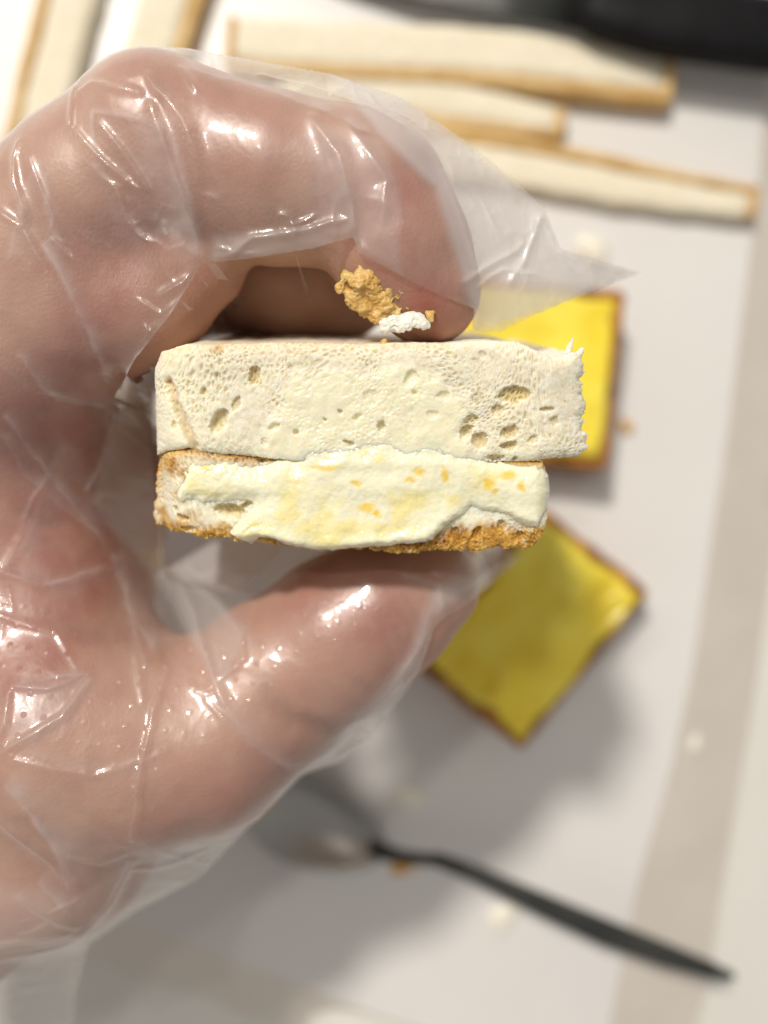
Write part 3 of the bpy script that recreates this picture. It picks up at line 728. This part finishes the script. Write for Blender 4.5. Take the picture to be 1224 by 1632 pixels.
# upper slice: white crumb
TOP = [(232, 590), (248, 562), (290, 549), (430, 547), (560, 548), (700, 547), (765, 543), (830, 546), (884, 572), (906, 568), (926, 564), (938, 584), (935, 630), (946, 652), (936, 668), (940, 690), (946, 715), (936, 733), (875, 733), (840, 738), (790, 738),
       (700, 742), (560, 742), (440, 732), (330, 724), (300, 716), (262, 724), (234, 737)]
SOAK = [(400, 760), (415, 700), (440, 650), (455, 610), (505, 585), (600, 580), (700, 592), (735, 640), (745, 690), (775, 760), (600, 770)]
SP = np.array([FP(*p) for p in SOAK])
HOLES = [p for p in PORES if p[0] in (608, 557, 541, 517, 570, 592, 655, 661, 706, 744, 437, 471, 690)]
CRACK = [FP(x, y) for x, y in ((265, 612), (275, 640), (292, 672), (308, 712))]
xl = lambda U: U / PXC + 585          # approximate photo column of a face point
def w_top(U, Vv, sd):
    dep, ms = pore_field(U, Vv, PORES, 201, 130, (-2.4, -.2), (2.6, 1.5))
    hd, hm = pore_field(U, Vv, HOLES, 601, 0, (0, 0), (0, 0))
    so = sstep(-.06, .16, poly_sd(SP, U + .16 * fbm2(U * 4, Vv * 4, 221, 4, .6), Vv + .16 * fbm2(U * 4 + 6, Vv * 4, 223, 4, .6)))
    w_top.so = so
    dep = dep * (1 - .93 * so) + hd * so; ms = np.maximum(ms * (1 - so), hm * so)
    w_top.ms = ms
    w = -dep - .075 * np.exp(-sd / .045)
    w += .030 * fbm2(U * 3, Vv * 3, 21, 4) + .006 * fbm2(U * 24, Vv * 24, 25, 3, .7)
    cr, cm = crumb_relief(U, Vv, 811); w -= cr; w_top.cm = cm * (1 - so)
    w = w * (1 - .55 * so) + so * (.018 + .014 * fbm2(U * 7, Vv * 7, 231, 3) - .45 * dep)
    w -= .40 * np.clip((302 - xl(U)) / 75, 0, 1) ** 1.5
    w -= .16 * np.clip((xl(U) - 850) / 80, 0, 1) ** 1.6
    d, t = line_d(CRACK, U + .02 * fbm2(U * 8, Vv * 8, 33, 2), Vv)
    w_top.cr = np.exp(-(d / .05) ** 2); w -= .12 * w_top.cr
    return w
def a_top(U, Vv, sd):
    t = .55 * np.exp(-((U - FP(347, 553)[0]) / .07) ** 2 - ((Vv - FP(347, 556)[1]) / .07) ** 2)
    t += .35 * w_top.cr + .30 * np.exp(-sd / .05) * (Vv > FP(585, 580)[1]) * (U < .9)  # browns crack and top edge: slight toasting with shade painted in
    wet = .30 * sstep(-.1, .6, fbm2(U * 1.5, Vv * 1.5, 41, 3)) + .85 * w_top.so + .45 * np.clip((330 - xl(U)) / 60, 0, 1)
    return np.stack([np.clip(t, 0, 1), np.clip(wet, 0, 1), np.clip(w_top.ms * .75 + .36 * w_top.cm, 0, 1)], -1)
def warp_top(U, Vv):
    r = sstep(840, 900, xl(U))
    du = (.010 + .07 * r) * fbm2(U * 5, Vv * 9, 51, 5, .75) + .02 * r * fbm2(U * 2, Vv * 26, 52, 2)
    return du, (.014 + .02 * r) * fbm2(U * 11 + 9, Vv * 11, 53, 4, .7)
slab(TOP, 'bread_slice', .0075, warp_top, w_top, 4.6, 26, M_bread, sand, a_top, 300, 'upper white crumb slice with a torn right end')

BOT = [(238, 730), (300, 716), (380, 728), (480, 735), (600, 738), (780, 736), (866, 738), (876, 760), (879, 785), (874, 830), (866, 862), (852, 878), (820, 876), (760, 882), (690, 882), (600, 880), (520, 876), (440, 872), (400, 866), (340, 860), (316, 862), (290, 852), (258, 857), (228, 850), (230, 810), (234, 780)]
TB = [(265, 742, 24, .95), (292, 754, 12, .8), (248, 832, 16, .9), (262, 852, 20, 1.0), (285, 846, 18, .9), (280, 790, 12, .6), (310, 712, 12, .9), (855, 868, 20, 1.0), (868, 845, 10, .8), (345, 728, 20, .4), (420, 735, 30, .35), (872, 815, 8, .5), (300, 830, 18, .5)]
def w_bot(U, Vv, sd):
    dep, ms = pore_field(U, Vv, PORES_B, 401, 80, (-2.4, -1.2), (2.2, .1))
    w_bot.ms = ms
    w = -dep - .07 * np.exp(-sd / .04) - .02
    w += .035 * fbm2(U * 4, Vv * 4, 61, 4) + (.007 + .03 * sstep(.3, .08, bot_d(U, Vv))) * fbm2(U * 20, Vv * 20, 65, 3, .7)
    cr, cm = crumb_relief(U, Vv, 851); w -= cr; w_bot.cm = cm
    w -= .35 * np.clip((285 - xl(U)) / 45, 0, 1) ** 1.5
    return w
def bot_d(U, Vv):
    return Vv - FP(585, 872)[1] - .05 * fbm2(U * 4, Vv * 2, 71, 2)
def a_bot(U, Vv, sd):
    t = 1.6 * sstep(.34, .10, bot_d(U, Vv) + .08 * fbm2(U * 9, Vv * 5, 72, 3)) * (.75 + .5 * fbm2(U * 14, Vv * 8, 75, 3))
    t = np.maximum(t, 1.1 * np.exp(-sd / .10) * sstep(310, 270, xl(U)) * (.8 + .5 * fbm2(U * 6, Vv * 6, 79, 2)))
    t = np.maximum(t, 1.2 * np.exp(-sd / .08) * sstep(FP(585, 765)[1], FP(585, 745)[1], Vv))
    for x, y, r, a in TB:
        c = FP(x, y); d2 = ((U - c[0] + .05 * fbm2(U * 10, Vv * 10, 77, 2)) ** 2 + (Vv - c[1] + .05 * fbm2(U * 10, Vv * 10, 78, 2)) ** 2) / (r * PXC) ** 2
        t = np.maximum(t, a * np.exp(-d2 ** 1.5))
    wet = .25 + .25 * sstep(-.2, .5, fbm2(U * 2, Vv * 2, 81, 3))
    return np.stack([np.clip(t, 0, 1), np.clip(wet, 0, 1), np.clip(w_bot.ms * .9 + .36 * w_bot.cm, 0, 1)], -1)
def warp_bot(U, Vv):
    r = np.maximum(sstep(.25, .05, bot_d(U, Vv)), .8 * sstep(290, 250, xl(U)))
    return (.012 + .045 * r) * fbm2(U * 9, Vv * 9, 91, 4, .75), (.010 + .055 * r) * fbm2(U * 9 + 7, Vv * 7, 93, 4, .75)
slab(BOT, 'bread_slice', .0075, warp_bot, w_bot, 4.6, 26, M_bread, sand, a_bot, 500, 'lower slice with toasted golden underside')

# condensed milk lying over the cut face
MILK = [(276, 776), (290, 750), (335, 736), (400, 742), (430, 733), (470, 724), (540, 712), (620, 708), (700, 713), (752, 727), (780, 736), (820, 738), (868, 736), (877, 762), (880, 785), (873, 815), (862, 842), (848, 842), (800, 822), (752, 812), (722, 832),
        (690, 862), (640, 872), (585, 874), (545, 882), (510, 884), (470, 878), (436, 864), (412, 862), (395, 872), (378, 862), (358, 846), (385, 820), (400, 806), (372, 798), (330, 806), (290, 800)]
PT, PB = np.array([FP(*p) for p in TOP]), np.array([FP(*p) for p in BOT])
def blur(a, r, n=3):
    k = 2 * r + 1
    for _ in range(n):
        for ax in (0, 1):
            c = np.cumsum(np.pad(a, [(r + 1, r) if q == ax else (0, 0) for q in (0, 1)], mode='edge'), axis=ax)
            hi = np.take(c, np.arange(k, c.shape[ax]), axis=ax); lo_ = np.take(c, np.arange(0, c.shape[ax] - k), axis=ax)
            a = (hi - lo_) / k
    return a
def w_milk(U, Vv, sd):
    st, sb = poly_sd(PT, U, Vv), poly_sd(PB, U, Vv)
    wt = np.where(st > .01, w_top(U, Vv, np.maximum(st, 0)), -.16); wb = np.where(sb > .01, w_bot(U, Vv, np.maximum(sb, 0)), -.16)
    B = np.maximum(wt, wb)
    B = np.maximum(B, -.16)
    near = blur(B, 2, 2); far = blur(B, 7, 3)
    e = sstep(.0, .10, sd)
    up = sstep(FP(585, 742)[1], FP(585, 708)[1], Vv); low = sstep(FP(585, 790)[1], FP(585, 850)[1], Vv)
    Bs = near * (1 - e) + (far + .01 * (1 - up)) * e
    T = .085 * (1 - .6 * up) + .03 * low
    fall = .13 - .06 * low + .05 * up
    th = T * (1 - np.exp(-(np.clip(sd, 0, 9) / fall) ** 1.3)) + .05 * low * np.exp(-((sd - .11) / .09) ** 2)
    w = Bs + th - .03 * (1 - sstep(0, .05, sd))
    w += e * (.016 * fbm2(U * 5, Vv * 5, 101, 2) + .004 * fbm2(U * 15, Vv * 15, 104, 2))
    hd, hm = pore_field(U, Vv, HOLES, 601, 0, (0, 0), (0, 0))
    return w - 1.1 * hd
def a_milk(U, Vv, sd):
    y = sstep(-.05, .55, fbm2(U * 2.3, Vv * 3.2, 111, 4)) * .75 * sstep(.02, .2, sd)
    y *= sstep(FP(585, 610)[1], FP(585, 760)[1], Vv) * .65 + .35
    o = np.zeros_like(U)
    for x, yy, a, b in ((668, 752, 10, 7), (708, 756, 6, 13), (778, 770, 8, 10), (787, 781, 7, 4), (808, 756, 13, 7), (567, 768, 9, 5), (520, 744, 26, 4), (327, 742, 9, 8), (585, 806, 14, 8), (830, 772, 6, 8), (652, 764, 8, 4), (600, 815, 8, 6)):
        c = FP(x, yy); q = ((U - c[0] + .03 * fbm2(U * 12, Vv * 12, 115, 2)) / (a * PXC)) ** 2 + ((Vv - c[1] + .03 * fbm2(U * 12, Vv * 12, 116, 2)) / (b * PXC)) ** 2
        o = np.maximum(o, np.exp(-q ** 1.5))
    k = np.where(U < -.2, .55, .8)
    return np.stack([np.clip(y + .5 * o, 0, 1), np.clip(o * k, 0, 1), 0 * y], -1)
def warp_milk(U, Vv):
    so = sstep(FP(585, 745)[1], FP(585, 720)[1], Vv)
    lf = sstep(400, 330, xl(U))
    return (.04 + .06 * so + .05 * lf) * fbm2(U * 5, Vv * 5, 121, 4, .6), (.04 + .06 * so + .05 * lf) * fbm2(U * 5 + 5, Vv * 5, 123, 4, .6)
slab(MILK, 'condensed_milk', .009, warp_milk, w_milk, .24, 4, M_milk, sand, a_milk, 700, inset=0, side_noise=0)

for k_, pts in enumerate(([(898, 574, 9), (904, 566, 7), (908, 556, 4.5), (911, 546, 3), (913, 538, 2)], [(914, 574, 9), (920, 566, 6), (926, 560, 4), (930, 556, 2.5)])):
    bl = [(*W(x, y, 10.72), PXC * r) for x, y, r in pts]
    B_ = np.array(bl); lo_ = B_[:, :3].min(0) - .2; hi_ = B_[:, :3].max(0) + .2; h_ = .012
    X_, Y_, Z_ = np.meshgrid(*(np.arange(lo_[i], hi_[i], h_) for i in range(3)), indexing='ij'); d_ = None
    for p_, q_ in zip(bl[:-1], bl[1:]):
        c_ = capsule(X_, Y_, Z_, np.array(p_[:3]), p_[3], np.array(q_[:3]), q_[3]); d_ = c_ if d_ is None else smin(d_, c_, .01)
    V_, Q_ = surface_nets(d_, lo_, h_); V_ = V_ + vert_normals(V_, Q_) * (.02 * fbm3(V_, 14, 900 + k_, 3))[:, None]
    L_ = V_ - SO; V_ = np.stack([L_[:, 0], L_ @ s_e2, L_ @ s_n], 1)
    mesh_obj('bread_shred', V_, Q_, M_bread, sand, attr=np.tile([0, .1, 0], (len(V_), 1)))

# ------------------------------------------------------------------ crumbs on the glove and the sandwich
def blob_cluster(name, blobs, h, k, mat, noise_amp, seed, parent=None):
    B = np.array(blobs); lo = (B[:, :3] - B[:, 3:]).min(0) - .1; hi = (B[:, :3] + B[:, 3:]).max(0) + .1
    n = np.ceil((hi - lo) / h).astype(int)
    X, Y, Z = np.meshgrid(*(lo[i] + np.arange(n[i]) * h for i in range(3)), indexing='ij')
    d = None
    for b in B:
        q = np.sqrt((X - b[0]) ** 2 + (Y - b[1]) ** 2 + (Z - b[2]) ** 2) - b[3]
        d = q if d is None else smin(d, q, k)
    V, Q = surface_nets(d, lo, h)
    nn = vert_normals(V, Q)
    V = V + nn * (noise_amp * fbm3(V, 9, seed, 3) - noise_amp * .7 * np.abs(fbm3(V, 24, seed + 5, 2)))[:, None]
    zm = V[:, 2].mean(); V[:, 2] = zm + (V[:, 2] - zm) * .6
    base = np.array([B[:, 0].mean(), B[:, 1].mean(), V[:, 2].min()])
    o = mesh_obj(name, V - base, Q, mat, parent)
    if parent is None: o.location = base * S
    return o, base
rb = random.Random(5)
CL = [(552, 440, 11), (545, 456, 9), (562, 462, 14), (558, 480, 10), (672, 462, 8), (578, 425, 10), (580, 440, 26), (600, 452, 24), (622, 462, 22), (642, 462, 20), (655, 468, 14), (575, 462, 22), (592, 482, 24), (610, 492, 20), (585, 498, 18), (602, 508, 16), (622, 480, 18), (568, 478, 14), (630, 500, 12), (596, 436, 14), (645, 485, 10)]
bl = []
for x, y, r in CL:
    for _ in range(7):
        zc = 11.03 - abs(y - 440) * .0042
        p = W(x + rb.uniform(-r, r) * .6, y + rb.uniform(-r, r) * .5, zc + rb.uniform(-.05, .06)); bl.append((*p, r * rb.uniform(.18, .48) * .0070))
o, _ = blob_cluster('crumb_clump', bl, .013, .08, M_paste, .06, 31)
clump = tag(o, 'wet orange toast crumbs smeared on the forefinger tip of the glove', 'crumbs')
bl = [(*W(x + rb.uniform(-4, 4), y + rb.uniform(-3, 3), 10.92), .0066 * rb.uniform(3.5, 7.5)) for x, y in ((622, 516), (632, 513), (645, 511), (655, 508), (665, 508), (673, 514), (640, 519), (612, 520), (650, 516)) for _ in range(5)]
bl += [(*W(x, y, 11.02), .0066 * 5) for x, y in ((640, 462), (652, 458), (658, 462))]
o, _ = blob_cluster('crumb', bl, .011, .07, M_cream, .05, 33)
tag(o, 'shred of white bread stuck under the orange crumbs on the forefinger', 'crumb')
o, _ = blob_cluster('crumb', [(*W(x, y, 10.95), .0066 * r) for x, y, r in ((686, 505, 7), (683, 500, 6), (690, 498, 5), (688, 510, 5))], .014, .02, M_paste, .03, 34)
tag(o, 'small orange crumb on the forefinger right of the crumb smear', 'crumb')
o, _ = blob_cluster('crumb', [(*W(x, y, 10.85), .0072 * r) for x, y, r in ((612, 549, 5), (614, 544, 4), (609, 546, 3.5), (617, 548, 3))], .012, .015, M_paste, .03, 35)
tag(o, 'tiny yellow crumb standing on the top edge of the sandwich', 'crumb')

# ------------------------------------------------------------------ crust strips on the board
def strip(A, B, width, height, crust_side, label, seed, ends=(True, True), base=0.0, taper=0.0, group='bread crust strips cut off and left on the board'):
    zt = base + height
    a, b = W(*A, zt), W(*B, zt); c = (a + b) / 2; L = np.linalg.norm((b - a)[:2]); ang = math.atan2(b[1] - a[1], b[0] - a[0])
    root = tag(empty('bread_crust', (c[0], c[1], base + .002), (0, 0, ang)), label, 'bread crust', group)
    ct = .20; y0 = -crust_side * ct / 2
    V, F = rbox(L - .3, width - ct, height, .22, (40, 8, 8), .05, 2.0, seed); V[:, 1] += y0
    k = 1 - taper * sstep(0, L / 2, V[:, 0]); V[:, 1] = V[:, 1] * k
    V[:, 1] += .09 * np.sin(V[:, 0] * .5 + seed)
    mesh_obj('crumb', V, F, M_crumb, root)
    V, F = rbox(L, ct + .10, height + .03, .12, (40, 4, 8), .05, 1.6, seed + 3); V[:, 1] += crust_side * (width / 2 - ct / 2 + .04)
    k = 1 - taper * sstep(0, L / 2, V[:, 0]); V[:, 1] = V[:, 1] * k
    V[:, 1] += .09 * np.sin(V[:, 0] * .5 + seed)
    mesh_obj('crust', V, F, M_crust, root)
    for e, s in zip(ends, (-1, 1)):
        if e:
            V, F = rbox(.24, width * (1 - taper * (s > 0)) * .96, height + .016, .1, (4, 8, 8), .04, 1.6, seed + 5 + s); V[:, 0] += s * (L / 2 - .10)
            V[:, 1] += .09 * np.sin(V[:, 0] * .5 + seed)
            mesh_obj('crust', V, F, M_crust, root)
strip((360, 58), (1075, 112), 1.35, .6, -1, 'topmost pale crust strip with golden lower edge, below the black knife', 1)
strip((430, 130), (900, 190), 1.2, .5, -1, 'short tapering crust strip wedged between the other two long strips', 2, (False, True), taper=.35)
strip((640, 240), (1210, 318), 1.1, .5, 1, 'crust strip lying lowest of the three near the glove with golden upper edge', 3, taper=.3)
strip((118, -60), (42, 300), 1.3, .55, -1, 'upright crust strip by the top left corner of the board', 4)
strip((300, -90), (215, 170), 1.45, .55, 1, 'crust strip half hidden behind the forefinger knuckle', 5)

# ------------------------------------------------------------------ buttered toast squares
def toast(corners, h, label, seed, wav):
    P = np.array([W(x, y, h)[:2] for x, y in corners]); c = P.mean(0)
    root = tag(empty('toast_square', (c[0], c[1], .002)), label, 'toast', 'yellow buttered toast squares on the board')
    ex = (P[0] - P[3] + P[1] - P[2]) / 4; ey = (P[0] - P[1] + P[3] - P[2]) / 4
    def put(V):
        V = V.copy(); xy = V[:, :1] * ex + V[:, 1:2] * ey; V[:, :2] = xy; return V
    V, F = rbox(2, 2, h, .10, (40, 40, 8), .03, 2.5, seed); V[:, 2] += .05 * fbm3(V, 2, seed, 2)
    mesh_obj('bread', put(V), F, M_brown, root)
    n = 70; g = np.linspace(-1, 1, n); U, Vv = np.meshgrid(g, g, indexing='ij')
    e = np.maximum(np.abs(U), np.abs(Vv)) + .03 * fbm2(U * 4 + seed, Vv * 4, seed, 3)
    zz = h + .16 + .08 * sstep(1.0, .86, e) + wav * fbm2(U * 1.6 + seed, Vv * 1.6, seed + 3, 2) + .05 * fbm2(U * 2 + Vv * 5, Vv * 2 - U, seed + 6, 3) - .42 * sstep(.90, 1.0, e)
    V = np.stack([(U * (.93 + .05 * fbm2(U * 3, Vv * 3, seed + 8, 3))).ravel(), (Vv * (.93 + .05 * fbm2(U * 3, Vv * 3, seed + 9, 3))).ravel(), zz.ravel()], 1)
    _, Qq = grid_faces(np.ones((n - 1, n - 1), bool))
    mesh_obj('yellow_topping', put(V), Qq, M_yellow, root)
toast([(1000, 462), (972, 752), (668, 722), (700, 432)], 1.5, 'bright yellow topped toast square standing behind the torn end of the sandwich', 11, .12)
toast([(880, 800), (1025, 950), (845, 1192), (638, 1066)], 1.2, 'yellow topped toast square in the shade below the sandwich, corner towards the spoon', 12, .18)

# ------------------------------------------------------------------ knife, spoon, bottle cap, small crumbs
def tube(path, n=14, seed=0):
    """path: list of (x,y,z,half width,half height) -> closed swept body"""
    P = np.array(path, float); m = len(P)
    V = []
    for i in range(m):
        t = P[min(i + 1, m - 1), :3] - P[max(i - 1, 0), :3]; t /= np.linalg.norm(t)
        s = np.cross(t, [0, 0, 1]); s /= np.linalg.norm(s); u = np.cross(s, t)
        for k in range(n):
            a = 2 * math.pi * k / n; ca, sa = math.cos(a), math.sin(a)
            sq = lambda v: math.copysign(abs(v) ** .7, v)
            V.append(P[i, :3] + s * sq(ca) * P[i, 3] + u * sq(sa) * P[i, 4])
    F = [[i * n + k, i * n + (k + 1) % n, (i + 1) * n + (k + 1) % n, (i + 1) * n + k] for i in range(m - 1) for k in range(n)]
    F += [list(range(n))[::-1], [(m - 1) * n + k for k in range(n)]]
    return np.array(V), F
kn = tag(empty('knife', W(900, 10, 0)), 'black handled knife lying across the top right corner of the board', 'knife')
ko = W(900, 10, 0)
pts = [(915, -2, 1.0, .55, .35), (960, 12, 1.05, .72, .42), (1050, 32, 1.1, .80, .5), (1200, 52, 1.1, .82, .52), (1350, 70, 1.1, .80, .5), (1420, 82, 1.1, .62, .42)]
V, F = tube([(*W(x, y, z_), a, b) for x, y, z_, a, b in pts]); mesh_obj('handle', V - ko, F, M_black, kn)
bl = [(925, 8, .9, .62), (800, -12, .8, .55), (690, -30, .6, .55), (560, -52, .4, .45), (420, -80, .3, .12)]
V, F = tube([(*W(x, y, z_), a, .06) for x, y, z_, a in bl]); mesh_obj('blade', V - ko, F, M_dark, kn)

so_ = W(640, 1370, 0)
sp = tag(empty('spoon', so_), 'metal spoon with a dark slim handle lying in the shade under the glove', 'spoon')
pts = [(690, 1368, 1.0, .15, .10), (760, 1394, 1.2, .20, .13), (860, 1440, 1.3, .26, .17), (960, 1484, 1.3, .30, .19), (1060, 1522, 1.15, .27, .17), (1130, 1545, 1.0, .20, .13), (1168, 1556, .9, .09, .08)]
V, F = tube([(*W(x, y, z_), a, b) for x, y, z_, a, b in pts]); mesh_obj('handle', V - so_, F, M_dark, sp)  # dark colour stands in for reflection and shade on the metal
pts = [(590, 1352, .45, .26, .05), (640, 1366, .9, .16, .08), (700, 1372, 1.02, .14, .09)]
V, F = tube([(*W(x, y, z_), a, b) for x, y, z_, a, b in pts]); mesh_obj('neck', V - so_, F, M_dark, sp)
n, m = 28, 12
c0 = W(505, 1310, .3); ax = W(600, 1352, .3) - c0; ax /= np.linalg.norm(ax); ay = np.array([-ax[1], ax[0], 0])
V = []
for i in range(m + 1):
    r = i / m
    for k in range(n):
        a = 2 * math.pi * k / n; taper = 1 - .18 * math.cos(a)
        V.append(c0 + ax * 1.75 * r * math.cos(a) + ay * 1.05 * r * math.sin(a) * taper + np.array([0, 0, -.22 + .55 * r * r]))
V = np.array(V); F = [[i * n + k, (i + 1) * n + k, (i + 1) * n + (k + 1) % n, i * n + (k + 1) % n] for i in range(m) for k in range(n)]
bo = mesh_obj('bowl', V - so_, F, M_steel, sp)
md = bo.modifiers.new('thick', 'SOLIDIFY'); md.thickness = .0007

def drop(name, x, y, r, hgt, mat, label, cat, seed=0):
    n_, m_ = 20, 8; V = []
    for i in range(m_ + 1):
        th = i / m_ * math.pi / 2
        for k in range(n_):
            a = 2 * math.pi * k / n_; rr = r * math.sin(th) * (1 + .18 * math.sin(2 * a + seed) + .1 * math.sin(3 * a + 2 * seed))
            V.append((rr * math.cos(a), rr * math.sin(a), hgt * math.cos(th)))
    F = [[i * n_ + k, (i + 1) * n_ + k, (i + 1) * n_ + (k + 1) % n_, i * n_ + (k + 1) % n_] for i in range(m_) for k in range(n_)]
    o = mesh_obj(name, V, F, mat); p = W(x, y, 0); o.location = (p[0] * S, p[1] * S, .00004)
    return tag(o, label, cat)
drop('sauce_smear', 640, 1380, .26, .06, M_sauce, 'amber sauce smear on the board beside the spoon neck', 'sauce', 1)
drop('cream_and_lit_spot', 652, 1270, .34, .18, M_cream, 'small white cream drop between the shaded toast and the spoon', 'cream drop', 2)
drop('cream_and_lit_spot', 945, 398, .40, .2, M_cream, 'white cream drop above the bright toast square, beside the glove tip', 'cream drop', 3)
drop('cream_and_lit_spot', 800, 1462, .38, .15, M_cream, 'lit spot on the shaded board under the spoon handle, modelled as a white drop', 'cream drop', 6)  # raised white drop stands in for a bright patch of light
drop('crumb', 998, 680, .18, .2, M_paste, 'orange crumb on the board right of the bright toast square', 'crumb', 4)
drop('crumb', 1112, 1190, .22, .15, M_cream, 'pale crumb on the sloping right edge of the board', 'crumb', 5).location.z = -.0026

# rounded white cap at the bottom edge of the picture
V = []; n_ = 40; prof = [(0, 1.55), (.9, 1.52), (1.5, 1.42), (1.85, 1.2), (1.98, .9), (2.0, 0)]
for r, z_ in prof:
    for k in range(n_): V.append((r * math.cos(2 * math.pi * k / n_) if r else 1e-3 * math.cos(2 * math.pi * k / n_), r * math.sin(2 * math.pi * k / n_) if r else 1e-3 * math.sin(2 * math.pi * k / n_), z_))
F = [[i * n_ + k, (i + 1) * n_ + k, (i + 1) * n_ + (k + 1) % n_, i * n_ + (k + 1) % n_] for i in range(len(prof) - 1) for k in range(n_)]
o = mesh_obj('white_cap', V, F, M_table); p = W(605, 1700, .5); o.location = (p[0] * S, p[1] * S, -.016 + .00004)
tag(o, 'rounded white cap partly in view at the bottom edge beside the board', 'cap')
